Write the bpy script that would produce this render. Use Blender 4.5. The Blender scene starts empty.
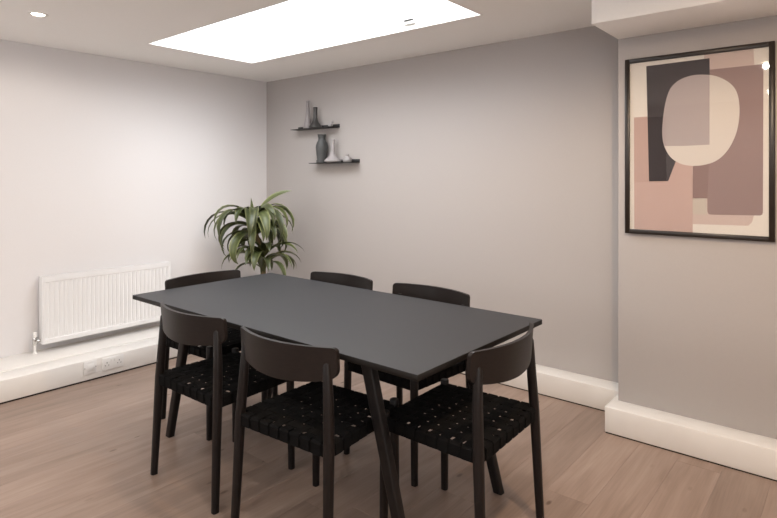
import bpy, bmesh, math, random
from mathutils import Vector, Matrix

scene = bpy.context.scene
COL = scene.collection

# ---------------------------------------------------------------- camera
F_PX, W_PX, H_PX, HORIZON = 563.98, 777.0, 518.0, 177.3
YAW = 0.6947
cam_data = bpy.data.cameras.new('camera')
cam_data.sensor_fit = 'HORIZONTAL'
cam_data.sensor_width = 36.0
cam_data.lens = F_PX * 36.0 / W_PX
cam_data.shift_y = -(H_PX / 2 - HORIZON) / W_PX
cam_data.clip_start = 0.05
cam = bpy.data.objects.new('camera', cam_data)
cam.location = (4.520, -3.5315, 1.39)
cam.rotation_euler = (math.pi / 2, 0, YAW)
COL.objects.link(cam)
scene.camera = cam

# ---------------------------------------------------------------- sky, portal and exposure
SKY_STRENGTH = 7.0
world = bpy.data.worlds.new('overcast_sky')
scene.world = world
world.use_nodes = True
bg = world.node_tree.nodes['Background']
bg.inputs['Color'].default_value = (0.95, 0.975, 1.0, 1)
bg.inputs['Strength'].default_value = SKY_STRENGTH

scene.view_settings.view_transform = 'Standard'
scene.view_settings.look = 'None'
scene.view_settings.gamma = 1.0
scene.view_settings.use_curve_mapping = False
scene.view_settings.exposure = 0.40

# low hazy sun whose soft beam falls through the skylight onto the white wall
sun_d = bpy.data.lights.new('hazy_sun', 'SUN')
sun_d.energy = 0.55
sun_d.angle = math.radians(22)
sun_d.color = (0.93, 0.96, 1.0)
sun = bpy.data.objects.new('hazy_sun', sun_d)
sun.rotation_euler = Vector((-1.0, 0.12, -0.92)).to_track_quat('-Z', 'Y').to_euler()
sun.location = (4, -1, 6)
COL.objects.link(sun)

# room dimensions
CEIL = 2.336
RX, FY = 5.7, -5.2          # right wall, front wall (behind the camera)
SK = (0.647, 2.843, -1.563, -0.654)   # skylight opening x0 x1 y0 y1
BRX, BRY = 3.487, -0.284    # chimney breast corner

WR = (-4.75, -3.15, 1.15, 2.15)       # added fill-light window, right wall: y0 y1 z0 z1
WF = (0.35, 1.55, 1.15, 2.15)         # added fill-light window, front wall: x0 x1 z0 z1


def portal(name, loc, rot, sx, sy):
    d = bpy.data.lights.new(name, 'AREA')
    d.shape = 'RECTANGLE'
    d.size, d.size_y = sx, sy
    d.cycles.is_portal = True
    o = bpy.data.objects.new(name, d)
    o.location, o.rotation_euler = loc, rot
    COL.objects.link(o)


H90 = math.pi / 2
portal('skylight_portal', ((SK[0] + SK[1]) / 2, (SK[2] + SK[3]) / 2, CEIL + 0.13), (0, 0, 0), SK[1] - SK[0], SK[3] - SK[2])
portal('right_fill_portal', (RX + 0.08, (WR[0] + WR[1]) / 2, (WR[2] + WR[3]) / 2), (0, H90, 0), WR[3] - WR[2], WR[1] - WR[0])
portal('front_fill_portal', ((WF[0] + WF[1]) / 2, FY - 0.08, (WF[2] + WF[3]) / 2), (H90, 0, 0), WF[1] - WF[0], WF[3] - WF[2])


# ---------------------------------------------------------------- helpers
def lin(r, g, b):
    def f(c):
        c /= 255.0
        return c / 12.92 if c <= 0.04045 else ((c + 0.055) / 1.055) ** 2.4
    return (f(r), f(g), f(b), 1.0)


def new_mat(name, rgb, rough=0.5, metal=0.0, spec=0.5):
    m = bpy.data.materials.new(name)
    m.use_nodes = True
    b = m.node_tree.nodes['Principled BSDF']
    b.inputs['Base Color'].default_value = lin(*rgb)
    b.inputs['Roughness'].default_value = rough
    b.inputs['Metallic'].default_value = metal
    b.inputs['Specular IOR Level'].default_value = spec
    return m


def grain(m, scale=30.0, amount=0.06, bump=0.0, stretch=(1, 1, 1), detail=4.0):
    """noise-driven tint and bump on top of the base colour"""
    nt = m.node_tree
    b = nt.nodes['Principled BSDF']
    tc = nt.nodes.new('ShaderNodeTexCoord')
    mp = nt.nodes.new('ShaderNodeMapping')
    mp.inputs['Scale'].default_value = stretch
    nz = nt.nodes.new('ShaderNodeTexNoise')
    nz.inputs['Scale'].default_value = scale
    nz.inputs['Detail'].default_value = detail
    nt.links.new(tc.outputs['Object'], mp.inputs['Vector'])
    nt.links.new(mp.outputs['Vector'], nz.inputs['Vector'])
    base = b.inputs['Base Color'].default_value[:]
    rp = nt.nodes.new('ShaderNodeValToRGB')
    rp.color_ramp.elements[0].position = 0.3
    rp.color_ramp.elements[1].position = 0.7
    rp.color_ramp.elements[0].color = [c * (1 - amount) for c in base[:3]] + [1]
    rp.color_ramp.elements[1].color = [min(1, c * (1 + amount)) for c in base[:3]] + [1]
    nt.links.new(nz.outputs['Fac'], rp.inputs['Fac'])
    nt.links.new(rp.outputs['Color'], b.inputs['Base Color'])
    if bump:
        bp = nt.nodes.new('ShaderNodeBump')
        bp.inputs['Strength'].default_value = bump
        bp.inputs['Distance'].default_value = 0.002
        nt.links.new(nz.outputs['Fac'], bp.inputs['Height'])
        nt.links.new(bp.outputs['Normal'], b.inputs['Normal'])
    return m


def emit_mat(name, rgb, strength):
    m = new_mat(name, rgb)
    b = m.node_tree.nodes['Principled BSDF']
    b.inputs['Emission Color'].default_value = lin(*rgb)
    b.inputs['Emission Strength'].default_value = strength
    return m


M = {}
M['white_wall'] = grain(new_mat('white_wall_paint', (217, 214, 214), 0.85, spec=0.2), 90, 0.008, 0.08)
M['grey_wall'] = grain(new_mat('grey_wall_paint', (173, 167, 164), 0.85, spec=0.2), 90, 0.008, 0.08)
M['ceiling'] = grain(new_mat('ceiling_paint', (243, 241, 238), 0.9, spec=0.1), 70, 0.008, 0.06)
M['trim'] = grain(new_mat('white_gloss_trim', (226, 222, 217), 0.42), 14, 0.012, 0.03)
M['gap'] = new_mat('dark_gap', (34, 26, 21), 0.9)
M['radiator'] = new_mat('radiator_enamel', (224, 223, 223), 0.35)
M['chrome'] = new_mat('chrome', (205, 203, 200), 0.18, 1.0)
M['plastic'] = new_mat('white_plastic', (226, 224, 221), 0.35)
M['hole'] = new_mat('dark_slot', (52, 50, 48), 0.8)
M['black_wood'] = grain(new_mat('black_stained_wood', (21, 16, 15), 0.45, spec=0.28), 14, 0.22, 0.15, (8, 8, 0.8))
M['black_plank'] = grain(new_mat('black_stained_plywood', (26, 20, 18), 0.42, spec=0.32), 14, 0.2, 0.12, (0.8, 8, 8))
M['webbing'] = grain(new_mat('black_linen_webbing', (13, 12, 12), 0.9, spec=0.12), 420, 0.35, 0.5)
M['table_top'] = grain(new_mat('charcoal_linoleum', (43, 44, 47), 0.46, spec=0.38), 220, 0.05, 0.04)
M['table_edge'] = grain(new_mat('dark_plywood_edge', (19, 16, 14), 0.55, spec=0.25), 40, 0.15, 0, (1, 1, 14))
M['table_leg'] = grain(new_mat('dark_table_frame', (21, 17, 16), 0.48, spec=0.28), 14, 0.18, 0.1, (8, 8, 0.8))
M['black_metal'] = grain(new_mat('black_powder_coat', (26, 24, 24), 0.5), 200, 0.1, 0.05)
M['frame'] = grain(new_mat('black_frame_wood', (34, 27, 22), 0.38), 30, 0.2, 0.05)
M['grey_vase'] = grain(new_mat('grey_glazed_ceramic', (68, 69, 69), 0.5), 18, 0.12, 0.05)
M['dark_vase'] = grain(new_mat('grey_brown_ceramic', (56, 54, 53), 0.45), 22, 0.12, 0.05)
M['pale_vase'] = grain(new_mat('frosted_pale_ceramic', (138, 132, 132), 0.5), 20, 0.03, 0.03)
M['white_vase'] = grain(new_mat('white_ceramic', (154, 149, 149), 0.5), 20, 0.02, 0.02)
M['white_figure'] = grain(new_mat('white_matt_ceramic', (152, 148, 147), 0.6), 20, 0.03, 0.02)
M['pot'] = grain(new_mat('pale_stoneware', (188, 184, 178), 0.6), 30, 0.06, 0.1)
M['soil'] = grain(new_mat('potting_soil', (52, 41, 33), 0.95), 60, 0.4, 0.8)
M['stem'] = grain(new_mat('plant_cane', (116, 98, 70), 0.8), 40, 0.2, 0.4, (1, 1, 4))
M['lamp_glow'] = emit_mat('lamp_glow', (255, 244, 226), 14.0)
M['lamp_trim'] = new_mat('lamp_trim_white', (232, 229, 224), 0.4)
M['stand_in_paint'] = grain(new_mat('dark_stand_in_paint', (58, 53, 52), 0.5), 30, 0.08, 0.05)  # face of the made-up dark panel mirrored in the print's glass
for n, c in (('paper', (212, 207, 200)), ('light_pink', (188, 171, 165)), ('sand', (184, 175, 165)),
             ('salmon', (180, 156, 149)), ('charcoal', (62, 58, 61)), ('mauve', (138, 118, 116)),
             ('mauve_dark', (130, 108, 105)), ('cream', (200, 194, 188)), ('cream_over', (164, 155, 155))):
    M['art_' + n] = grain(new_mat('print_' + n, c, 0.8, spec=0.15), 160, 0.02)


def leaf_material():
    m = new_mat('dracaena_leaf', (74, 96, 52), 0.4)
    nt = m.node_tree
    b = nt.nodes['Principled BSDF']
    uv = nt.nodes.new('ShaderNodeUVMap')
    sp = nt.nodes.new('ShaderNodeSeparateXYZ')
    nt.links.new(uv.outputs['UV'], sp.inputs['Vector'])
    rp = nt.nodes.new('ShaderNodeValToRGB')       # lengthwise stripe: paler margins
    e = rp.color_ramp.elements
    e[0].position, e[0].color = 0.0, lin(118, 122, 78)
    e[1].position, e[1].color = 0.22, lin(64, 72, 40)
    x = e.new(0.5); x.color = lin(80, 88, 52)
    x = e.new(0.78); x.color = lin(60, 68, 38)
    x = e.new(1.0); x.color = lin(118, 122, 78)
    nt.links.new(sp.outputs['X'], rp.inputs['Fac'])
    oi = nt.nodes.new('ShaderNodeObjectInfo')
    hs = nt.nodes.new('ShaderNodeHueSaturation')
    mr = nt.nodes.new('ShaderNodeMapRange')
    mr.inputs['To Min'].default_value = 0.55
    mr.inputs['To Max'].default_value = 1.35
    nt.links.new(oi.outputs['Random'], mr.inputs['Value'])
    nt.links.new(mr.outputs['Result'], hs.inputs['Value'])
    nt.links.new(rp.outputs['Color'], hs.inputs['Color'])
    nt.links.new(hs.outputs['Color'], b.inputs['Base Color'])
    return m


M['leaf'] = leaf_material()


def floor_material():
    m = new_mat('oak_plank', (172, 146, 128), 0.42, spec=0.4)
    nt = m.node_tree
    b = nt.nodes['Principled BSDF']
    tc = nt.nodes.new('ShaderNodeTexCoord')
    oi = nt.nodes.new('ShaderNodeObjectInfo')
    off = nt.nodes.new('ShaderNodeVectorMath'); off.operation = 'SCALE'
    cmb = nt.nodes.new('ShaderNodeCombineXYZ')
    for k in range(3):
        nt.links.new(oi.outputs['Random'], cmb.inputs[k])
    off.inputs['Scale'].default_value = 37.0
    nt.links.new(cmb.outputs[0], off.inputs[0])
    add = nt.nodes.new('ShaderNodeVectorMath')
    nt.links.new(tc.outputs['Object'], add.inputs[0])
    nt.links.new(off.outputs[0], add.inputs[1])
    mp = nt.nodes.new('ShaderNodeMapping')
    mp.inputs['Scale'].default_value = (9.0, 0.9, 9.0)
    nt.links.new(add.outputs[0], mp.inputs['Vector'])
    n1 = nt.nodes.new('ShaderNodeTexNoise')
    n1.inputs['Scale'].default_value = 1.6
    n1.inputs['Detail'].default_value = 6
    n1.inputs['Distortion'].default_value = 0.9
    nt.links.new(mp.outputs[0], n1.inputs['Vector'])
    r1 = nt.nodes.new('ShaderNodeValToRGB')
    e = r1.color_ramp.elements
    e[0].position, e[0].color = 0.25, lin(134, 114, 101)
    e[1].position, e[1].color = 0.75, lin(161, 141, 127)
    x = e.new(0.5); x.color = lin(149, 128, 115)
    nt.links.new(n1.outputs['Fac'], r1.inputs['Fac'])
    # fine fibres
    mp2 = nt.nodes.new('ShaderNodeMapping')
    mp2.inputs['Scale'].default_value = (70.0, 2.2, 70.0)
    nt.links.new(add.outputs[0], mp2.inputs['Vector'])
    n2 = nt.nodes.new('ShaderNodeTexNoise')
    n2.inputs['Scale'].default_value = 2.0
    n2.inputs['Detail'].default_value = 5
    nt.links.new(mp2.outputs[0], n2.inputs['Vector'])
    r2 = nt.nodes.new('ShaderNodeValToRGB')
    r2.color_ramp.elements[0].position, r2.color_ramp.elements[0].color = 0.3, (0.92, 0.915, 0.91, 1)
    r2.color_ramp.elements[1].position, r2.color_ramp.elements[1].color = 0.6, (1.03, 1.03, 1.03, 1)
    nt.links.new(n2.outputs['Fac'], r2.inputs['Fac'])
    mu = nt.nodes.new('ShaderNodeMix'); mu.data_type = 'RGBA'; mu.blend_type = 'MULTIPLY'
    mu.inputs['Factor'].default_value = 1.0
    nt.links.new(r1.outputs['Color'], mu.inputs[6])
    nt.links.new(r2.outputs['Color'], mu.inputs[7])
    # knots
    mp3 = nt.nodes.new('ShaderNodeMapping')
    mp3.inputs['Scale'].default_value = (4.4, 1.9, 4.4)
    nt.links.new(add.outputs[0], mp3.inputs['Vector'])
    vo = nt.nodes.new('ShaderNodeTexVoronoi')
    vo.voronoi_dimensions = '2D'
    vo.inputs['Scale'].default_value = 1.0
    nt.links.new(mp3.outputs[0], vo.inputs['Vector'])
    r3 = nt.nodes.new('ShaderNodeValToRGB')
    r3.color_ramp.elements[0].position, r3.color_ramp.elements[0].color = 0.02, (1, 1, 1, 1)
    r3.color_ramp.elements[1].position, r3.color_ramp.elements[1].color = 0.05, (0, 0, 0, 1)
    nt.links.new(vo.outputs['Distance'], r3.inputs['Fac'])
    sc = nt.nodes.new('ShaderNodeSeparateColor')          # only some cells carry a knot
    nt.links.new(vo.outputs['Color'], sc.inputs[0])
    gt = nt.nodes.new('ShaderNodeMapRange')
    gt.inputs['From Min'].default_value = 0.45
    gt.inputs['From Max'].default_value = 0.95
    nt.links.new(sc.outputs[0], gt.inputs['Value'])
    gm = nt.nodes.new('ShaderNodeMath'); gm.operation = 'MULTIPLY'
    nt.links.new(r3.outputs['Color'], gm.inputs[0])
    nt.links.new(gt.outputs['Result'], gm.inputs[1])
    mk = nt.nodes.new('ShaderNodeMix'); mk.data_type = 'RGBA'
    nt.links.new(gm.outputs[0], mk.inputs['Factor'])
    nt.links.new(mu.outputs[2], mk.inputs[6])
    mk.inputs[7].default_value = lin(96, 74, 60)
    # plank-to-plank tone
    hs = nt.nodes.new('ShaderNodeHueSaturation')
    mr = nt.nodes.new('ShaderNodeMapRange')
    mr.inputs['To Min'].default_value = 0.88
    mr.inputs['To Max'].default_value = 1.08
    nt.links.new(oi.outputs['Random'], mr.inputs['Value'])
    nt.links.new(mr.outputs['Result'], hs.inputs['Value'])
    nt.links.new(mk.outputs[2], hs.inputs['Color'])
    nt.links.new(hs.outputs['Color'], b.inputs['Base Color'])
    bp = nt.nodes.new('ShaderNodeBump')
    bp.inputs['Strength'].default_value = 0.12
    bp.inputs['Distance'].default_value = 0.001
    nt.links.new(n2.outputs['Fac'], bp.inputs['Height'])
    nt.links.new(bp.outputs['Normal'], b.inputs['Normal'])
    return m


M['oak'] = floor_material()


def pane_material(name, gloss):
    m = bpy.data.materials.new(name)
    m.use_nodes = True
    nt = m.node_tree
    nt.nodes.remove(nt.nodes['Principled BSDF'])
    out = nt.nodes['Material Output']
    tr = nt.nodes.new('ShaderNodeBsdfTransparent')
    gl = nt.nodes.new('ShaderNodeBsdfGlossy')
    gl.inputs['Roughness'].default_value = 0.02
    mx = nt.nodes.new('ShaderNodeMixShader')
    # Schlick reflectance, the same from both sides of the pane
    lw = nt.nodes.new('ShaderNodeLayerWeight')
    lw.inputs['Blend'].default_value = 0.5
    pw = nt.nodes.new('ShaderNodeMath'); pw.operation = 'POWER'
    pw.inputs[1].default_value = 5.0
    ma = nt.nodes.new('ShaderNodeMath'); ma.operation = 'MULTIPLY_ADD'
    ma.inputs[1].default_value = 1 - gloss
    ma.inputs[2].default_value = gloss
    nt.links.new(lw.outputs['Facing'], pw.inputs[0])
    nt.links.new(pw.outputs[0], ma.inputs[0])
    nt.links.new(ma.outputs[0], mx.inputs[0])
    nt.links.new(tr.outputs[0], mx.inputs[1])
    nt.links.new(gl.outputs[0], mx.inputs[2])
    nt.links.new(mx.outputs[0], out.inputs[0])
    return m


M['pane'] = pane_material('clear_glass', 0.035)


def tag(o, label=None, cat=None, group=None, kind=None):
    if label: o['label'] = label
    if cat: o['category'] = cat
    if group: o['group'] = group
    if kind: o['kind'] = kind
    return o


def thing(name, label, cat, loc=(0, 0, 0), rotz=0.0, group=None):
    o = bpy.data.objects.new(name, None)
    o.empty_display_size = 0.1
    o.location = loc
    o.rotation_euler = (0, 0, rotz)
    COL.objects.link(o)
    return tag(o, label, cat, group)


def obj(name, bm, mat, parent=None, smooth=False, recalc=True):
    if recalc:
        bmesh.ops.recalc_face_normals(bm, faces=bm.faces)
    me = bpy.data.meshes.new(name)
    bm.to_mesh(me)
    bm.free()
    if smooth:
        for p in me.polygons:
            p.use_smooth = True
    for mm in (mat if isinstance(mat, (list, tuple)) else [mat]):
        me.materials.append(M[mm])
    o = bpy.data.objects.new(name, me)
    COL.objects.link(o)
    if parent:
        o.parent = parent
    return o


def smooth_angle(o, deg=35):
    """smooth faces, hard edges above the angle"""
    me = o.data
    bm = bmesh.new(); bm.from_mesh(me)
    for f in bm.faces: f.smooth = True
    for e in bm.edges:
        if len(e.link_faces) == 2 and e.calc_face_angle(0) > math.radians(deg):
            e.smooth = False
    bm.to_mesh(me); bm.free()
    return o


def box(bm, x0, x1, y0, y1, z0, z1, bevel=0.0, seg=2):
    r = bmesh.ops.create_cube(bm, size=1.0)
    vs = r['verts']
    for v in vs:
        v.co = Vector(((x0 + x1) / 2 + v.co.x * (x1 - x0), (y0 + y1) / 2 + v.co.y * (y1 - y0),
                       (z0 + z1) / 2 + v.co.z * (z1 - z0)))
    if bevel:
        es = list({e for v in vs for e in v.link_edges})
        bmesh.ops.bevel(bm, geom=es, offset=bevel, segments=seg, profile=0.5, affect='EDGES')


def box_obj(name, dims, mat, parent=None, bevel=0.0, seg=2):
    bm = bmesh.new()
    box(bm, *dims, bevel=bevel, seg=seg)
    o = obj(name, bm, mat, parent)
    if bevel: smooth_angle(o, 50)
    return o


def lathe(bm, prof, n=32, c=(0, 0, 0)):
    rings = []
    for r, z in prof:
        if r < 1e-5:
            rings.append([bm.verts.new((c[0], c[1], c[2] + z))])
        else:
            rings.append([bm.verts.new((c[0] + r * math.cos(2 * math.pi * k / n), c[1] + r * math.sin(2 * math.pi * k / n), c[2] + z)) for k in range(n)])
    for a, b in zip(rings, rings[1:]):
        for k in range(n):
            k2 = (k + 1) % n
            if len(a) == 1 and len(b) == 1: continue
            if len(a) == 1: bm.faces.new((a[0], b[k], b[k2]))
            elif len(b) == 1: bm.faces.new((a[k], a[k2], b[0]))
            else: bm.faces.new((a[k], a[k2], b[k2], b[k]))


def sweep(bm, pts, sec, cap=True):
    """pts: list of (Vector, sx, sy); sec: closed list of (u,v) in a horizontal-ish frame (u->x, v->y)"""
    rings = []
    for p, sx, sy in pts:
        rings.append([bm.verts.new((p[0] + u * sx, p[1] + v * sy, p[2])) for u, v in sec])
    n = len(sec)
    for a, b in zip(rings, rings[1:]):
        for k in range(n):
            bm.faces.new((a[k], a[(k + 1) % n], b[(k + 1) % n], b[k]))
    if cap:
        bm.faces.new(rings[0][::-1])
        bm.faces.new(rings[-1])


def rounded_section(half=0.5, rad=0.3, n=4):
    out = []
    for cx, cy, a0 in ((1, 1, 0), (-1, 1, 90), (-1, -1, 180), (1, -1, 270)):
        for k in range(n + 1):
            a = math.radians(a0 + 90 * k / n)
            out.append((cx * (half - rad) + rad * math.cos(a), cy * (half - rad) + rad * math.sin(a)))
    return out


def tube(bm, pts, r, n=10):
    """tube along a polyline"""
    rings = []
    pts = [Vector(p) for p in pts]
    for i, p in enumerate(pts):
        t = (pts[min(i + 1, len(pts) - 1)] - pts[max(i - 1, 0)]).normalized()
        up = Vector((0, 0, 1)) if abs(t.z) < 0.9 else Vector((1, 0, 0))
        a = t.cross(up).normalized(); b = t.cross(a)
        rr = r[i] if isinstance(r, (list, tuple)) else r
        rings.append([bm.verts.new(p + a * rr * math.cos(2 * math.pi * k / n) + b * rr * math.sin(2 * math.pi * k / n)) for k in range(n)])
    for a, b in zip(rings, rings[1:]):
        for k in range(n):
            bm.faces.new((a[k], a[(k + 1) % n], b[(k + 1) % n], b[k]))
    bm.faces.new(rings[0][::-1]); bm.faces.new(rings[-1])


def copy_tree(o, parent=None):
    c = o.copy()
    COL.objects.link(c)
    if parent: c.parent = parent
    for ch in list(o.children):
        copy_tree(ch, c)
    return c


# ================================================================ SETTING
# floor: sub-floor slab carrying oak planks laid towards the back wall
fl = box_obj('floor', (-0.15, RX + 0.15, FY - 0.15, 0.15, -0.10, -0.014), 'gap')
tag(fl, 'oak plank floor with knots under the table', kind='structure')
random.seed(4)
PITCH = 0.19
plank_mesh = {}


def plank(x0, y0, y1):
    key = round(y1 - y0, 3)
    if key not in plank_mesh:
        bm = bmesh.new()
        g = 0.0002
        w, l, b = PITCH / 2 - g, key / 2 - g, 0.0006
        lo = [bm.verts.new((sx * w, sy * l, -0.014)) for sx, sy in ((-1, -1), (1, -1), (1, 1), (-1, 1))]
        mi = [bm.verts.new((sx * w, sy * l, -b)) for sx, sy in ((-1, -1), (1, -1), (1, 1), (-1, 1))]
        hi = [bm.verts.new((sx * (w - b), sy * (l - b), 0)) for sx, sy in ((-1, -1), (1, -1), (1, 1), (-1, 1))]
        for a, c in ((lo, mi), (mi, hi)):
            for k in range(4):
                bm.faces.new((a[k], a[(k + 1) % 4], c[(k + 1) % 4], c[k]))
        bm.faces.new(hi)
        bmesh.ops.recalc_face_normals(bm, faces=bm.faces)
        me = bpy.data.meshes.new('plank')
        bm.to_mesh(me); bm.free()
        me.materials.append(M['oak'])
        plank_mesh[key] = me
    o = bpy.data.objects.new('plank', plank_mesh[key])
    o.location = (x0 + PITCH / 2, (y0 + y1) / 2, 0)
    o.parent = fl
    COL.objects.link(o)


k0 = math.ceil((0.0 - 3.454) / PITCH) - 1
x = 3.454 + k0 * PITCH
while x < RX:
    y = 0.0 + random.choice((0.0, 0.35, 0.7, 1.05, 1.4))
    while y > FY:
        L = random.choice((1.9, 2.2, 2.5))
        plank(x, y - L, y)
        y -= L
    x += PITCH

tag(box_obj('wall_left', (-0.15, 0, FY - 0.15, 0.15, -0.1, CEIL + 0.05), 'white_wall'), 'smooth white painted wall behind the radiator', kind='structure')
tag(box_obj('wall_back', (0, RX, 0, 0.15, -0.1, CEIL + 0.05), 'grey_wall'), 'pale grey painted wall behind the shelves', kind='structure')
tag(box_obj('wall_chimney_breast', (BRX, RX, BRY, 0.0, -0.05, CEIL), 'grey_wall', bevel=0.004), 'projecting pale grey wall that carries the framed print', kind='structure')
bm = bmesh.new()
for d in ((FY - 0.15, WR[0], -0.1, CEIL + 0.05), (WR[1], 0.15, -0.1, CEIL + 0.05), (WR[0], WR[1], -0.1, WR[2]), (WR[0], WR[1], WR[3], CEIL + 0.05)):
    box(bm, RX, RX + 0.15, *d)
tag(obj('wall_right', bm, 'white_wall'), 'white wall on the right side of the room', kind='structure')
bm = bmesh.new()
for d in ((0.0, WF[0]), (WF[1], RX)):
    box(bm, d[0], d[1], FY - 0.15, FY, -0.1, CEIL + 0.05)
box(bm, WF[0], WF[1], FY - 0.15, FY, -0.1, WF[2])
box(bm, WF[0], WF[1], FY - 0.15, FY, WF[3], CEIL + 0.05)
tag(obj('wall_front', bm, 'white_wall'), 'white wall behind the camera', kind='structure')

bm = bmesh.new()
box(bm, -0.15, SK[0], FY - 0.15, 0.15, CEIL, CEIL + 0.12)
box(bm, SK[1], RX + 0.15, FY - 0.15, 0.15, CEIL, CEIL + 0.12)
box(bm, SK[0], SK[1], SK[3], 0.15, CEIL, CEIL + 0.12)
box(bm, SK[0], SK[1], FY - 0.15, SK[2], CEIL, CEIL + 0.12)
tag(obj('ceiling', bm, 'ceiling'), 'white ceiling with a rectangular skylight opening', kind='structure')
tag(box_obj('ceiling_beam', (BRX, RX, -0.697, BRY, 2.161, CEIL), 'ceiling', bevel=0.003), 'boxed beam above the framed print', kind='structure')

# skylight
sk = thing('window_1', 'bright rectangular skylight above the table', None)
tag(sk, kind='structure')
t = 0.012
LZ0, LZ1 = CEIL - 0.001, CEIL + 0.145
for xa, xb in ((SK[0], SK[0] + t), (SK[1] - t, SK[1])):
    box_obj('side_lining', (xa, xb, SK[2] + t, SK[3] - t, LZ0, LZ1), 'trim', sk)
for ya, yb in ((SK[3] - t, SK[3]), (SK[2], SK[2] + t)):
    box_obj('long_lining', (SK[0], SK[1], ya, yb, LZ0, LZ1), 'trim', sk)
box_obj('pane', (SK[0] + t, SK[1] - t, SK[2] + t, SK[3] - t, CEIL + 0.135, CEIL + 0.141), 'pane', sk)
hd = box_obj('latch', (2.27, 2.36, SK[3] - 0.03, SK[3] - t, CEIL + 0.030, CEIL + 0.115), 'plastic', sk, bevel=0.006)
box_obj('latch_slot', (2.278, 2.352, SK[3] - 0.034, SK[3] - 0.0295, CEIL + 0.052, CEIL + 0.062), 'hole', hd)

# boxed-in pipe skirtings
GAP = 0.010
BXD, BXH = 0.492, 0.145
bl = box_obj('baseboard_left', (0.0, 0.31, FY, -0.0, GAP, BXH + 0.006), 'trim', bevel=0.003)
tag(bl, 'deep white boxed ledge below the radiator', kind='structure')
o = box_obj('front_board', (0.31, BXD, FY, -0.0, GAP, BXH), 'trim', bl, bevel=0.004)
box_obj('shadow_gap', (0.0, BXD - 0.006, FY, 0.0, -0.001, GAP), 'gap', bl)
bb = box_obj('baseboard_back', (BXD, BRX - 0.028, -0.1417, 0.0, 0.006, 0.1407), 'trim', bevel=0.003)
tag(bb, 'white boxed skirting along the grey back wall', kind='structure')
box_obj('shadow_gap', (BXD, BRX - 0.028, -0.138, 0.0, -0.001, 0.006), 'gap', bb)
br = box_obj('baseboard_right', (BRX - 0.028, RX, BRY - 0.1363, BRY, 0.006, 0.1436), 'trim', bevel=0.003)
tag(br, 'white boxed skirting below the framed print', kind='structure')
box_obj('return_board', (BRX - 0.028, BRX, BRY, -0.1, 0.006, 0.1436), 'trim', br)
box_obj('shadow_gap', (BRX - 0.024, RX, BRY - 0.133, BRY, -0.001, 0.006), 'gap', br)

# two invented windows out of view, added to fill the room with daylight
def fill_window(name, label, along_y, a0, a1, z0, z1, face):
    w = tag(thing(name, label, None), kind='structure')
    fwid = 0.05
    for nm, d in (('frame_jamb', (a0, a0 + fwid, z0, z1)), ('frame_jamb', (a1 - fwid, a1, z0, z1)), ('frame_rail', (a0 + fwid, a1 - fwid, z0, z0 + fwid)),
                  ('frame_rail', (a0 + fwid, a1 - fwid, z1 - fwid, z1)), ('mullion', ((a0 + a1) / 2 - 0.02, (a0 + a1) / 2 + 0.02, z0 + fwid, z1 - fwid))):
        q = (face[0], face[1], d[0], d[1], d[2], d[3]) if along_y else (d[0], d[1], face[0], face[1], d[2], d[3])
        box_obj(nm, q, 'trim', w)
    m_ = (face[0] + face[1]) / 2
    q = (m_ - 0.003, m_ + 0.003, a0 + fwid, a1 - fwid, z0 + fwid, z1 - fwid) if along_y else (a0 + fwid, a1 - fwid, m_ - 0.003, m_ + 0.003, z0 + fwid, z1 - fwid)
    box_obj('pane', q, 'pane', w)


fill_window('fill_window_right', 'added two light window in the right wall, out of view, for fill light', True, *WR, (RX + 0.01, RX + 0.06))
fill_window('fill_window_front', 'added two light window behind the camera, out of view, for fill light', False, *WF, (FY - 0.06, FY - 0.01))

# invented dark panel behind the camera, put there to reflect in the print's glass
dr = box_obj('reflection_stand_in', (2.16, 2.56, FY, FY + 0.03, 1.32, 2.20), 'frame', bevel=0.003)
tag(dr, 'made-up narrow dark panel behind the camera, standing in for a reflected shape', kind='structure')
box_obj('pane', (2.19, 2.53, FY + 0.03, FY + 0.034, 1.35, 2.17), 'stand_in_paint', dr)  # opaque dark face of the stand-in, no glazing

# ================================================================ DOWNLIGHTS
def downlight(x, y, label, power=38.0, col=(1.0, 0.91, 0.82)):
    t = thing('downlight', label, 'ceiling light', (x, y, CEIL), 0, 'recessed ceiling downlights')
    bm = bmesh.new()
    lathe(bm, [(0.052, 0.0), (0.052, -0.003), (0.047, -0.005), (0.037, -0.005), (0.033, -0.001)], 36)
    smooth_angle(obj('trim_ring', bm, 'lamp_trim', t), 40)
    bm = bmesh.new()
    lathe(bm, [(0.0, -0.0025), (0.033, -0.0025), (0.033, -0.001)], 36)
    obj('lens', bm, 'lamp_glow', t)
    ld = bpy.data.lights.new('downlight_bulb', 'SPOT')
    ld.energy = power
    ld.color = col
    ld.spot_size = math.radians(176)
    ld.spot_blend = 0.35
    ld.shadow_soft_size = 0.022
    lo = bpy.data.objects.new('bulb', ld)
    lo.location = (0, 0, -0.035)
    lo.parent = t
    COL.objects.link(lo)


downlight(0.869, -2.321, 'small round recessed downlight in ceiling above the radiator', 10)
downlight(2.45, -3.30, 'round recessed downlight in ceiling in front of the table', 20)
downlight(3.94, -2.60, 'round recessed downlight in ceiling to the right of the table', 38)
downlight(4.25, -1.95, 'round recessed downlight in ceiling facing the framed print', 58, (1.0, 0.72, 0.47))
downlight(3.80, -4.30, 'round recessed downlight in ceiling behind the camera', 20)

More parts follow.
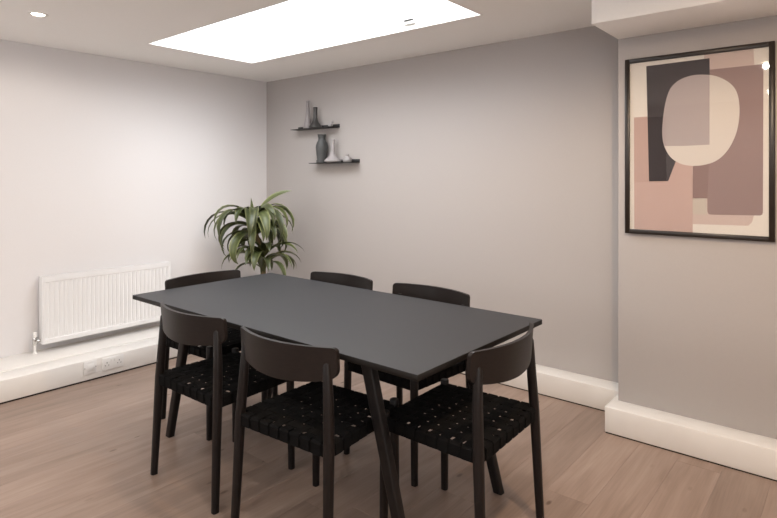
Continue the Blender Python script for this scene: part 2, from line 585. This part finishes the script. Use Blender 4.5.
# ================================================================ TABLE
TX0, TX1, TY0, TY1, TT = 1.535, 3.442, -2.091, -1.172, 0.76
tb = thing('dining_table', 'long rectangular dining table with charcoal top and splayed dark legs', 'table', ((TX0 + TX1) / 2, (TY0 + TY1) / 2, 0))
tc_ = tb.location.copy()
tb.rotation_euler = (0, 0, math.radians(-0.1))
hx, hy = (TX1 - TX0) / 2, (TY1 - TY0) / 2
top = box_obj('tabletop', (-hx, hx, -hy, hy, TT - 0.022, TT - 0.0015), 'table_edge', tb, bevel=0.001, seg=1)
box_obj('linoleum_surface', (-hx + 0.0006, hx - 0.0006, -hy + 0.0006, hy - 0.0006, TT - 0.0014, TT), 'table_top', top)
for sy in (-1, 1):
    box_obj('long_rail', (-0.72, 0.72, sy * 0.33 - 0.015, sy * 0.33 + 0.015, TT - 0.072, TT - 0.0225), 'table_leg', tb)
for sx in (-1, 1):
    box_obj('cross_rail', (sx * 0.64 - 0.02, sx * 0.64 + 0.02, -0.315, 0.315, TT - 0.072, TT - 0.0225), 'table_leg', tb)
sec = rounded_section(0.5, 0.18, 3)
for sx in (-1, 1):
    for sy in (-1, 1):
        bm = bmesh.new()
        y = sy * 0.324
        sweep(bm, [(Vector((sx * 0.812, y, 0.0)), 0.042, 0.034), (Vector((sx * 0.61, y, TT - 0.0225)), 0.054, 0.040)], sec)
        smooth_angle(obj('leg', bm, 'table_leg', tb), 40)

# ================================================================ CHAIRS
SEAT_Z = 0.470


def seat_halfwidth(y):
    t = (y + 0.214) / 0.414
    return 0.232 + (0.215 - 0.232) * t


def back_plank():
    bm = bmesh.new()
    nu, nv = 40, 10
    halfw, z1, th = 0.252, 0.800, 0.015
    grid = {}
    for side in (0, 1):
        for i in range(nu + 1):
            u = -math.cos(math.pi * i / nu)
            # rounded outline: the lower edge bellies down in the middle, all corners rounded
            au = abs(u) * halfw
            rl, ru = 0.034, 0.016
            z0 = 0.664 + 0.026 * u * u
            lo, hi = z0, z1
            if au > halfw - rl:
                d = au - (halfw - rl); lo = z0 + rl - math.sqrt(max(0, rl * rl - d * d))
            if au > halfw - ru:
                d = au - (halfw - ru); hi = z1 - ru + math.sqrt(max(0, ru * ru - d * d))
            for j in range(nv + 1):
                z = lo + (hi - lo) * j / nv
                yc = -0.186 - 0.068 * (1 - u * u) - 0.16 * (z - 0.73) * 0.5
                yy = yc + (th / 2 if side else -th / 2)
                grid[side, i, j] = bm.verts.new((u * halfw, yy, z))
    for i in range(nu):
        for j in range(nv):
            bm.faces.new([grid[1, a, b] for a, b in ((i, j), (i + 1, j), (i + 1, j + 1), (i, j + 1))])
            bm.faces.new([grid[0, a, b] for a, b in ((i, j), (i, j + 1), (i + 1, j + 1), (i + 1, j))])
    ring = [(i, 0) for i in range(nu)] + [(nu, j) for j in range(nv)] + [(i, nv) for i in range(nu, 0, -1)] + [(0, j) for j in range(nv, 0, -1)]
    for a, b in zip(ring, ring[1:] + ring[:1]):
        bm.faces.new((grid[0, a[0], a[1]], grid[0, b[0], b[1]], grid[1, b[0], b[1]], grid[1, a[0], a[1]]))
    return bm


def strap(p0, p1, wdir, width, over, drop, zoff, amp, crossings):
    """flat webbing strap from p0 to p1 over the rails, weaving over/under at the crossings, ends wrapped down"""
    bm = bmesh.new()
    p0, p1, wdir = Vector(p0), Vector(p1), Vector(wdir)
    L = (p1 - p0).length
    t = (p1 - p0).normalized()
    path = [p0 - t * 0.002 - Vector((0, 0, drop)), p0 - t * 0.002 - Vector((0, 0, 0.006)), p0 + t * 0.004]
    prof = []
    for k, s in enumerate(crossings):
        sign = 1 if (k + over) % 2 else -1
        prof.append((s, sign))
    pts = path[:]
    for (s, sg), nx in zip(prof, prof[1:] + [None]):
        pts.append(p0 + t * s + Vector((0, 0, sg * amp)))
        if nx: pts.append(p0 + t * ((s + nx[0]) / 2))
    pts += [p1 - t * 0.004, p1 + t * 0.002 - Vector((0, 0, 0.006)), p1 + t * 0.002 - Vector((0, 0, drop))]
    th = 0.0016
    rows = []
    for i, p in enumerate(pts):
        tt = (pts[min(i + 1, len(pts) - 1)] - pts[max(i - 1, 0)]).normalized()
        nrm = tt.cross(wdir).normalized()
        if nrm.z < -0.01: nrm = -nrm
        q = p + Vector((0, 0, zoff))
        rows.append([bm.verts.new(q + wdir * width / 2 + nrm * th), bm.verts.new(q - wdir * width / 2 + nrm * th),
                     bm.verts.new(q - wdir * width / 2 - nrm * th * 0.3), bm.verts.new(q + wdir * width / 2 - nrm * th * 0.3)])
    for a, b in zip(rows, rows[1:]):
        for k in range(4):
            bm.faces.new((a[k], a[(k + 1) % 4], b[(k + 1) % 4], b[k]))
    bm.faces.new(rows[0][::-1]); bm.faces.new(rows[-1])
    return bm


def make_chair():
    c = thing('dining_chair', 'x', 'chair', group='black dining chairs around the table')
    lsec = rounded_section(0.5, 0.36, 4)
    for sx in (-1, 1):
        bm = bmesh.new()          # rear leg: slight kink at the seat, tapered to foot and tip
        P = [(0.244, -0.234, 0.0, 0.029), (0.237, -0.223, 0.25, 0.033), (0.232, -0.214, 0.455, 0.036),
             (0.223, -0.206, 0.60, 0.034), (0.213, -0.202, 0.738, 0.029), (0.2128, -0.2018, 0.745, 0.022)]
        sweep(bm, [(Vector((sx * a, b, z)), w, w) for a, b, z, w in P], lsec)
        smooth_angle(obj('rear_leg', bm, 'black_wood', c), 50)
    for sx in (-1, 1):
        bm = bmesh.new()
        P = [(0.220, 0.204, 0.0, 0.028), (0.217, 0.202, 0.25, 0.032), (0.215, 0.200, 0.44, 0.034), (0.215, 0.200, 0.488, 0.033), (0.215, 0.200, 0.491, 0.029)]
        sweep(bm, [(Vector((sx * a, b, z)), w, w) for a, b, z, w in P], lsec)
        smooth_angle(obj('front_leg', bm, 'black_wood', c), 50)
    # seat rails
    for nm, (ax, ay, bx_, by_) in (('rear_rail', (-0.232, -0.214, 0.232, -0.214)), ('front_rail', (-0.215, 0.200, 0.215, 0.200)),
                                   ('side_rail', (-0.232, -0.214, -0.215, 0.200)), ('side_rail', (0.232, -0.214, 0.215, 0.200))):
        bm = bmesh.new()
        a, b = Vector((ax, ay, 0)), Vector((bx_, by_, 0))
        t = (b - a).normalized(); n = Vector((-t.y, t.x, 0))
        hw = 0.011
        vs = []
        for z in (SEAT_Z - 0.046, SEAT_Z - 0.003):
            vs.append([bm.verts.new(p + n * s * hw + Vector((0, 0, z))) for p, s in ((a, -1), (b, -1), (b, 1), (a, 1))])
        bm.faces.new(vs[0][::-1]); bm.faces.new(vs[1])
        for k in range(4):
            bm.faces.new((vs[0][k], vs[0][(k + 1) % 4], vs[1][(k + 1) % 4], vs[1][k]))
        obj(nm, bm, 'webbing', c)
    bp = obj('backrest', back_plank(), 'black_plank', c)
    smooth_angle(bp, 50)
    # woven webbing
    n = 8
    xs = [-0.184 + 0.368 * k / (n - 1) for k in range(n)]
    ys = [-0.176 + 0.340 * k / (n - 1) for k in range(n)]
    for i, xx in enumerate(xs):
        bm = strap((xx, -0.2275, 0), (xx * 0.965, 0.2135, 0), (1, 0, 0), 0.0430, i % 2, 0.045, SEAT_Z + 0.001, 0.0026, [y + 0.2275 for y in ys])
        obj('lengthwise_strap', bm, 'webbing', c)
    for j, yy in enumerate(ys):
        w = seat_halfwidth(yy) + 0.012
        bm = strap((-w, yy, 0), (w, yy, 0), (0, 1, 0), 0.0390, (j + 1) % 2, 0.045, SEAT_Z + 0.001, 0.0026, [x_ + w for x_ in xs])
        obj('crosswise_strap', bm, 'webbing', c)
    return c


chair0 = make_chair()
P2 = math.pi
spots = [
    (2.222, -1.965, 1.0, 'black chair with woven seat on near side of table, closer to the radiator'),
    (2.871, -1.972, 4.0, 'black chair with woven seat on near side of table, farther from the radiator'),
    (3.312, -1.650, 92.0, 'black chair with woven seat at the table end nearest the framed print'),
    (1.672, -1.622, -90.0, 'black chair at the table end nearest the radiator, backrest showing above tabletop'),
    (2.138, -1.312, 180.5, 'black chair on far side of table, backrest below the wall shelves'),
    (2.767, -1.288, 178.0, 'black chair on far side of table, closer to the framed print'),
]
for i, (x, y, a, lab) in enumerate(spots):
    c = chair0 if i == 0 else copy_tree(chair0)
    c.location = (x, y, 0)
    c.rotation_euler = (0, 0, math.radians(a))
    c['label'] = lab

# ================================================================ RADIATOR
ra = thing('radiator', 'white ribbed panel radiator hung on the white wall above the ledge', 'radiator', (0.0, -1.555, 0.0))
RW, RZ0, RZ1 = 0.482, 0.205, 0.683
bm = bmesh.new()
NR = 30
pitch = 2 * (RW - 0.012) / NR
ysamp = [-RW, -RW + 0.006]
for k in range(NR):
    b0 = -RW + 0.012 + k * pitch
    for fr_ in (0.0, 0.22, 0.42, 0.80):
        ysamp.append(b0 + fr_ * pitch)
ysamp += [RW - 0.012, RW - 0.006, RW]


def ribh(y):
    q = (y + RW - 0.012) / pitch
    if q < 0 or q > NR: return 0.0
    fr_ = q - math.floor(q)
    return 0.0 if fr_ < 0.10 or fr_ > 0.985 else (1.0 if 0.2 <= fr_ <= 0.81 else 0.5)


zs = [RZ0, RZ0 + 0.006, RZ0 + 0.035, RZ0 + 0.041, RZ1 - 0.041, RZ1 - 0.035, RZ1 - 0.006, RZ1]
zf = [0, 0, 0, 1, 1, 0, 0, 0]
grid = []
for j, z in enumerate(zs):
    row = []
    for i, y in enumerate(ysamp):
        edge = (0.006 if j in (0, len(zs) - 1) else 0) + (0.006 if i in (0, len(ysamp) - 1) else 0)
        row.append(bm.verts.new((0.100 - edge + -0.0045 * zf[j] * ribh(y), y, z)))
    grid.append(row)
for j in range(len(zs) - 1):
    for i in range(len(ysamp) - 1):
        bm.faces.new((grid[j][i], grid[j][i + 1], grid[j + 1][i + 1], grid[j + 1][i]))
obj('front_panel', bm, 'radiator', ra)
box_obj('rear_panel', (0.036, 0.044, -RW, RW, RZ0, RZ1), 'radiator', ra, bevel=0.003)
for sy in (-1, 1):
    box_obj('side_cover', (0.036, 0.099, sy * RW - 0.003, sy * RW + 0.003, RZ0 + 0.004, RZ1 + 0.001), 'radiator', ra, bevel=0.002)
bm = bmesh.new()
box(bm, 0.036, 0.046, -RW, RW, RZ1 - 0.004, RZ1 + 0.003)
box(bm, 0.090, 0.099, -RW, RW, RZ1 - 0.004, RZ1 + 0.003)
for k in range(60):
    y = -RW + 0.012 + k * (2 * RW - 0.024) / 59
    box(bm, 0.046, 0.090, y - 0.003, y + 0.003, RZ1 - 0.004, RZ1 + 0.001)
obj('top_grille', bm, 'radiator', ra)
bm = bmesh.new()
for k in range(50):
    y = -RW + 0.03 + k * (2 * RW - 0.06) / 49
    box(bm, 0.046, 0.092, y - 0.0008, y + 0.0008, RZ0 + 0.02, RZ1 - 0.012)
o = obj('convector_fins', bm, 'radiator', ra)
o['kind'] = 'stuff'
for y in (-0.3, 0.3):
    box_obj('wall_bracket', (0.003, 0.037, y - 0.02, y + 0.02, RZ0 + 0.03, RZ1 - 0.03), 'radiator', ra)
# valve with pipe down to the ledge
bm = bmesh.new()
tube(bm, [(0.068, -RW, RZ0 + 0.028), (0.068, -RW - 0.042, RZ0 + 0.028)], 0.012, 14)
lathe(bm, [(0.0, -0.022), (0.014, -0.022), (0.016, -0.016), (0.016, 0.022), (0.012, 0.030), (0.0, 0.030)], 16, (0.068, -RW - 0.038, RZ0 + 0.030))
v = smooth_angle(obj('valve', bm, 'chrome', ra), 40)
bm = bmesh.new()
lathe(bm, [(0.012, 0.0), (0.014, 0.004), (0.0135, 0.032), (0.010, 0.036), (0.0, 0.036)], 16, (0.068, -RW - 0.038, RZ0 + 0.060))
smooth_angle(obj('valve_cap', bm, 'plastic', v), 40)
bm = bmesh.new()
lathe(bm, [(0.009, BXH + 0.006), (0.009, RZ0 + 0.008)], 14, (0.068, -RW - 0.038, 0))
lathe(bm, [(0.016, BXH + 0.006), (0.016, BXH + 0.013), (0.009, BXH + 0.016)], 14, (0.068, -RW - 0.038, 0))
obj('supply_pipe', bm, 'plastic', ra, smooth=True)

# ================================================================ SOCKETS on the ledge front
X0 = BXD
sw = thing('wall_plate', 'square white blank plate on the ledge front beside the double socket', 'outlet', (X0, -1.880, 0.094))
box_obj('plate', (0.0, 0.008, -0.043, 0.043, -0.043, 0.043), 'plastic', sw, bevel=0.003)
box_obj('module', (0.008, 0.0095, -0.025, 0.025, -0.026, 0.026), 'plastic', sw, bevel=0.0006, seg=1)
for y in (-0.036, 0.036):
    bm = bmesh.new()
    lathe(bm, [(0.0, 0.0), (0.003, 0.0), (0.003, 0.0015), (0.0, 0.0015)], 10)
    bmesh.ops.rotate(bm, verts=bm.verts, cent=(0, 0, 0), matrix=Matrix.Rotation(math.pi / 2, 3, 'Y'))
    bmesh.ops.translate(bm, verts=bm.verts, vec=(0.0075, y, 0))
    obj('screw', bm, 'chrome', sw)
ds = thing('double_socket', 'white double power socket on the ledge front below the radiator', 'outlet', (X0, -1.727, 0.090))
box_obj('plate', (0.0, 0.009, -0.073, 0.073, -0.043, 0.043), 'plastic', ds, bevel=0.003)
for s in (-1, 1):
    box_obj('rocker_switch', (0.009, 0.013, s * 0.012 - 0.006, s * 0.012 + 0.006, 0.012, 0.032), 'plastic', ds, bevel=0.0015)
    bm = bmesh.new()
    cy = s * 0.042
    box(bm, 0.0085, 0.0094, cy - 0.0022, cy + 0.0022, 0.004, 0.013)
    box(bm, 0.0085, 0.0094, cy - 0.0145, cy - 0.008, -0.012, -0.0075)
    box(bm, 0.0085, 0.0094, cy + 0.008, cy + 0.0145, -0.012, -0.0075)
    obj('pin_holes', bm, 'hole', ds)

# ================================================================ FRAMED PRINT
FX0, FX1, FZ0, FZ1 = 3.531, 4.2158, 1.083, 2.037
fcx, fcz = (FX0 + FX1) / 2, (FZ0 + FZ1) / 2
fw, fh = (FX1 - FX0) / 2, (FZ1 - FZ0) / 2
pf = thing('framed_print', 'large framed abstract print in pink, charcoal and cream on the grey wall', 'picture', (fcx, BRY, fcz))
ft, fd = 0.0235, 0.026
for nm, d in (('frame_side', (-fw, -fw + ft, -fd, -0.001, -fh, fh)), ('frame_side', (fw - ft, fw, -fd, -0.001, -fh, fh)),
              ('frame_rail', (-fw + ft, fw - ft, -fd, -0.001, fh - ft, fh)), ('frame_rail', (-fw + ft, fw - ft, -fd, -0.001, -fh, -fh + ft))):
    box_obj(nm, d, 'frame', pf, bevel=0.0012, seg=1)
paper = box_obj('paper', (-fw + ft, fw - ft, -0.0145, -0.001, -fh + ft, fh - ft), 'art_paper', pf)


def shape(name, pts, mat, y):
    bm = bmesh.new()
    a = [bm.verts.new((px, y, pz)) for px, pz in pts]
    b = [bm.verts.new((px, -0.0142, pz)) for px, pz in pts]
    bm.faces.new(a); bm.faces.new(b[::-1])
    for k in range(len(pts)):
        bm.faces.new((a[k], a[(k + 1) % len(pts)], b[(k + 1) % len(pts)], b[k]))
    bmesh.ops.triangulate(bm, faces=[f for f in bm.faces if len(f.verts) > 4])
    return obj(name, bm, mat, paper)


shape('pale_pink_shape', [(0.044, 0.4545), (0.255, 0.454), (0.259, 0.388), (0.259, -0.348), (0.25, -0.387), (0.234, -0.406), (-0.03, -0.411), (-0.03, -0.279), (0.044, -0.275)], 'art_light_pink', -0.0147)
shape('sand_shape', [(-0.03, -0.279), (0.053, -0.278), (0.057, -0.36), (-0.03, -0.36)], 'art_sand', -0.0149)
shape('salmon_shape', [(-0.298, 0.158), (-0.009, 0.158), (-0.009, -0.4555), (-0.296, -0.4555)], 'art_salmon', -0.0151)
shape('mauve_shape', [(0.068, 0.375), (0.285, 0.374), (0.293, 0.371), (0.296, 0.362), (0.294, -0.341), (0.290, -0.350), (0.283, -0.354), (0.073, -0.359), (0.063, -0.355), (0.058, -0.343), (0.057, -0.032)], 'art_mauve', -0.0153)
shape('dark_mauve_shape', [(-0.008, -0.03), (0.068, -0.032), (0.059, -0.277), (-0.008, -0.276)], 'art_mauve_dark', -0.0155)
shape('charcoal_shape', [(-0.234, 0.430), (0.068, 0.433), (0.068, -0.005), (-0.06, -0.007), (-0.125, -0.19), (-0.220, -0.192)], 'art_charcoal', -0.0157)


def smooth_loop(p, n=5):
    out = []
    N = len(p)
    for i in range(N):
        a, b, c, d = (Vector((*p[(i + k) % N], 0)) for k in (-1, 0, 1, 2))
        for k in range(n):
            t = k / n
            q = 0.5 * ((2 * b) + (c - a) * t + (2 * a - 5 * b + 4 * c - d) * t * t + (3 * b - a - 3 * c + d) * t ** 3)
            out.append((q.x, q.y))
    return out


blob = smooth_loop([(0.029, 0.354), (0.093, 0.340), (0.151, 0.303), (0.184, 0.255), (0.197, 0.188), (0.195, 0.108), (0.18, 0.035), (0.147, -0.036), (0.102, -0.084), (0.047, -0.106), (-0.008, -0.111), (-0.065, -0.099), (-0.113, -0.064), (-0.144, -0.004), (-0.154, 0.06), (-0.150, 0.14), (-0.138, 0.226), (-0.115, 0.296), (-0.074, 0.336), (-0.022, 0.353)])
shape('cream_oval_shape', blob, 'art_cream', -0.0160)
over = [p for p in blob if p[0] < 0.0675 and p[1] > -0.006]
i0 = max(range(len(over)), key=lambda k: math.hypot(over[k][0] - over[k - 1][0], over[k][1] - over[k - 1][1]))
over = over[i0:] + over[:i0]
if over[0][1] < over[-1][1]:
    over = over[::-1]
over = [(0.0678, 0.3475)] + over + [(-0.06, -0.007), (0.0678, -0.005)]
shape('mauve_overlap_shape', over, 'art_cream_over', -0.0163)
box_obj('glass_pane', (-fw + ft, fw - ft, -0.0215, -0.0195, -fh + ft, fh - ft), 'pane', pf)

# ================================================================ SHELVES AND CERAMICS
def shelf(name, x0, x1, z, label):
    s = thing(name, label, 'shelf', ((x0 + x1) / 2, 0, z), 0, 'black wall shelves')
    h = (x1 - x0) / 2
    box_obj('plate', (-h, h, -0.10, 0.0, -0.006, 0.0), 'black_metal', s, bevel=0.0008, seg=1)
    box_obj('back_lip', (-h, h, -0.006, 0.0, 0.0, 0.027), 'black_metal', s, bevel=0.0008, seg=1)
    return s


Z_UP, Z_LO = 1.832, 1.519
shelf('wall_shelf', 0.477, 1.021, Z_UP, 'upper black metal wall shelf holding a dark bottle vase')
shelf('wall_shelf', 0.727, 1.262, Z_LO, 'lower black metal wall shelf holding the grey vase')


def vase(name, x, y, z, prof, mat, label, cat='vase'):
    t = thing(name, label, cat, (x, y, z))
    bm = bmesh.new()
    lathe(bm, [(0.0, 0.0)] + prof, 36)
    smooth_angle(obj('body', bm, mat, t), 55)
    r, zt = prof[-1]
    bm = bmesh.new()                      # rim and hollow inside
    lathe(bm, [(r, zt), (r - 0.0015, zt + 0.002), (r - 0.004, zt), (r - 0.004, zt - 0.02), (0.0, zt - 0.021)], 36)
    smooth_angle(obj('rim', bm, mat, t), 55)
    return t


vase('bottle_vase', 0.770, -0.058, Z_UP, [(0.050, 0.0), (0.058, 0.006), (0.056, 0.016), (0.045, 0.034), (0.030, 0.052), (0.021, 0.072), (0.018, 0.10), (0.0175, 0.14), (0.0185, 0.178), (0.020, 0.186)], 'dark_vase', 'dark grey bottle vase with a narrow neck on upper shelf')
vase('bottle_vase', 0.665, -0.055, Z_UP, [(0.038, 0.0), (0.042, 0.005), (0.036, 0.03), (0.028, 0.07), (0.021, 0.11), (0.017, 0.16), (0.015, 0.24), (0.017, 0.252)], 'pale_vase', 'tall slim pale vase on upper shelf, almost wall coloured')
vase('vase', 0.851, -0.055, Z_LO, [(0.040, 0.0), (0.042, 0.006), (0.044, 0.04), (0.050, 0.09), (0.055, 0.135), (0.053, 0.155), (0.044, 0.180), (0.035, 0.197), (0.031, 0.215), (0.034, 0.238), (0.040, 0.250)], 'grey_vase', 'grey shouldered vase with flared rim on lower shelf')
vase('bottle_vase', 0.992, -0.058, Z_LO, [(0.050, 0.0), (0.072, 0.006), (0.076, 0.014), (0.072, 0.022), (0.050, 0.042), (0.032, 0.060), (0.022, 0.076), (0.018, 0.10), (0.017, 0.15), (0.018, 0.192), (0.020, 0.200)], 'white_vase', 'white bottle vase with wide base and thin neck on lower shelf')
vase('bud_vase', 1.165, -0.055, Z_LO, [(0.030, 0.0), (0.036, 0.005), (0.040, 0.020), (0.036, 0.036), (0.020, 0.046), (0.013, 0.054), (0.016, 0.064)], 'white_figure', 'small squat white bud vase at right end of lower shelf')

fg = thing('bird_figurine', 'tiny white bird figurine at right end of upper shelf', 'figurine', (0.955, -0.05, Z_UP))
bm = bmesh.new()
tube(bm, [(-0.034, 0, 0.030), (-0.022, 0, 0.022), (-0.008, 0, 0.018), (0.010, 0, 0.020), (0.020, 0, 0.030), (0.024, 0, 0.040)],
     [0.002, 0.009, 0.017, 0.017, 0.010, 0.004], 14)
obj('body', bm, 'white_figure', fg, smooth=True)
bm = bmesh.new()
bmesh.ops.create_uvsphere(bm, u_segments=14, v_segments=10, radius=0.011)
bmesh.ops.translate(bm, verts=bm.verts, vec=(0.024, 0, 0.046))
tube(bm, [(0.033, 0, 0.046), (0.044, 0, 0.045)], [0.004, 0.0008], 8)
obj('head', bm, 'white_figure', fg, smooth=True)
bm = bmesh.new()
lathe(bm, [(0.0, 0.0), (0.014, 0.0), (0.012, 0.005), (0.0, 0.006)], 16)
obj('foot', bm, 'white_figure', fg)

# ================================================================ PLANT
PX, PY = 0.60, -0.505
pl = thing('potted_plant', 'leafy green dracaena plant with long arching leaves in the corner', 'plant', (PX, PY, 0))
bm = bmesh.new()
lathe(bm, [(0.0, 0.0), (0.11, 0.0), (0.118, 0.008), (0.145, 0.26), (0.150, 0.275), (0.146, 0.283), (0.136, 0.275), (0.132, 0.24)], 40)
smooth_angle(obj('pot', bm, 'pot', pl), 45)
bm = bmesh.new()
lathe(bm, [(0.0, 0.252), (0.07, 0.250), (0.1325, 0.245)], 30)
obj('soil', bm, 'soil', pl, smooth=True)
bm = bmesh.new()
tube(bm, [(0.0, 0.0, 0.24), (0.006, 0.004, 0.45), (0.0, 0.0, 0.68), (-0.045, -0.035, 0.9), (-0.075, -0.055, 1.01)], [0.024, 0.021, 0.019, 0.016, 0.010], 12)
obj('cane', bm, 'stem', pl, smooth=True)
bm = bmesh.new()
tube(bm, [(0.03, -0.03, 0.24), (0.045, -0.03, 0.42), (0.03, -0.03, 0.62)], [0.018, 0.016, 0.010], 12)
obj('cane', bm, 'stem', pl, smooth=True)


def leaf(base, az, el, length, width, droop, twist=0.0, curl=0.0):
    """az: radians in world plan; el: start elevation; droop: total bend downwards in radians"""
    bm = bmesh.new()
    uvl = bm.loops.layers.uv.new('UVMap')
    n = 11
    p = Vector(base)
    e = el
    a = az
    rows = []
    for i in range(n + 1):
        s = i / n
        e = el - droop * (s ** 1.5)
        a = az + curl * s
        t = Vector((math.cos(a) * math.cos(e), math.sin(a) * math.cos(e), math.sin(e)))
        if i: p = p + t * (length / n)
        side = Vector((-math.sin(a), math.cos(a), 0))
        nrm = side.cross(t).normalized() * -1
        q = twist * s
        sd = side * math.cos(q) + nrm * math.sin(q)
        nr = nrm * math.cos(q) - side * math.sin(q)
        w = width * 0.5 * (0.42 + 0.58 * min(1, s * 3.2)) * (1.0 if s < 0.5 else max(0.03, 1 - ((s - 0.5) / 0.5) ** 1.9))
        up = nr if nr.z > 0 else nr
        rows.append([p + sd * w + up * w * 0.35, p + sd * w * 0.5 + up * w * 0.14, p, p - sd * w * 0.5 + up * w * 0.14, p - sd * w + up * w * 0.35])
    vr = [[bm.verts.new(c) for c in r] for r in rows]
    for i in range(n):
        for k in range(4):
            f = bm.faces.new((vr[i][k], vr[i][k + 1], vr[i + 1][k + 1], vr[i + 1][k]))
            for lp, (uu, vv) in zip(f.loops, ((k / 4, i / n), ((k + 1) / 4, i / n), ((k + 1) / 4, (i + 1) / n), (k / 4, (i + 1) / n))):
                lp[uvl].uv = (uu, vv)
    return obj('leaf', bm, 'leaf', pl, smooth=True, recalc=False)


# azimuths are given relative to the view's right-hand direction (world 39.8 deg)
def A(deg):
    return math.radians(deg) + YAW


R_ = math.radians
T1 = (-0.075, -0.055, 0.99)
hero = [  # base, azimuth from image-right (deg, 270 = to the camera), elevation, length, width, droop
    (T1, 10, 66, 0.46, 0.070, 1.0), (T1, -12, 70, 0.52, 0.052, 2.75), (T1, -4, 44, 0.50, 0.044, 2.5),
    (T1, 178, 44, 0.60, 0.066, 2.45), (T1, 196, 44, 0.52, 0.070, 2.5), (T1, 225, 48, 0.52, 0.090, 2.8),
    (T1, 160, 55, 0.44, 0.062, 2.6), (T1, 240, 55, 0.60, 0.092, 2.9), (T1, 275, 58, 0.58, 0.094, 2.9),
    (T1, 300, 52, 0.56, 0.090, 2.8), (T1, 325, 55, 0.58, 0.082, 2.9), (T1, 120, 80, 0.24, 0.040, 0.4),
    (T1, 260, 75, 0.42, 0.080, 2.9), (T1, 60, 55, 0.40, 0.06, 2.2), (T1, 90, 62, 0.40, 0.06, 2.1),
    (T1, 210, 70, 0.50, 0.08, 2.9), (T1, 340, 66, 0.52, 0.074, 3.0), (T1, 30, 74, 0.34, 0.05, 2.4),
    (T1, 288, 66, 0.52, 0.085, 2.95), (T1, 310, 72, 0.50, 0.08, 2.95), (T1, 350, 62, 0.56, 0.07, 2.95),
]
random.seed(11)
for b, az, el, L, w, d in hero:
    leaf(b, A(az), R_(el), L, w, d, random.uniform(-0.5, 0.5) if d > 1.2 else 0.9, random.uniform(-0.2, 0.2))
for k in range(20):       # middle of the crown, hanging past the cane
    q = random.uniform(0.0, 1.0)
    leaf((-0.045 - 0.03 * q, -0.035 - 0.02 * q, 0.88 + 0.10 * q), A(k * 360 / 20 + random.uniform(-12, 12)), R_(random.uniform(25, 60)), random.uniform(0.36, 0.50), random.uniform(0.065, 0.09), random.uniform(2.4, 2.95), random.uniform(-0.5, 0.5), random.uniform(-0.25, 0.25))
for k in range(26):       # lower rosette on the short cane
    leaf((0.03, -0.03, random.uniform(0.54, 0.74)), A(k * 360 / 26 + random.uniform(-10, 10)), R_(random.uniform(40, 75)), random.uniform(0.34, 0.46), random.uniform(0.06, 0.085), random.uniform(2.0, 2.8), random.uniform(-0.4, 0.4), random.uniform(-0.2, 0.2))
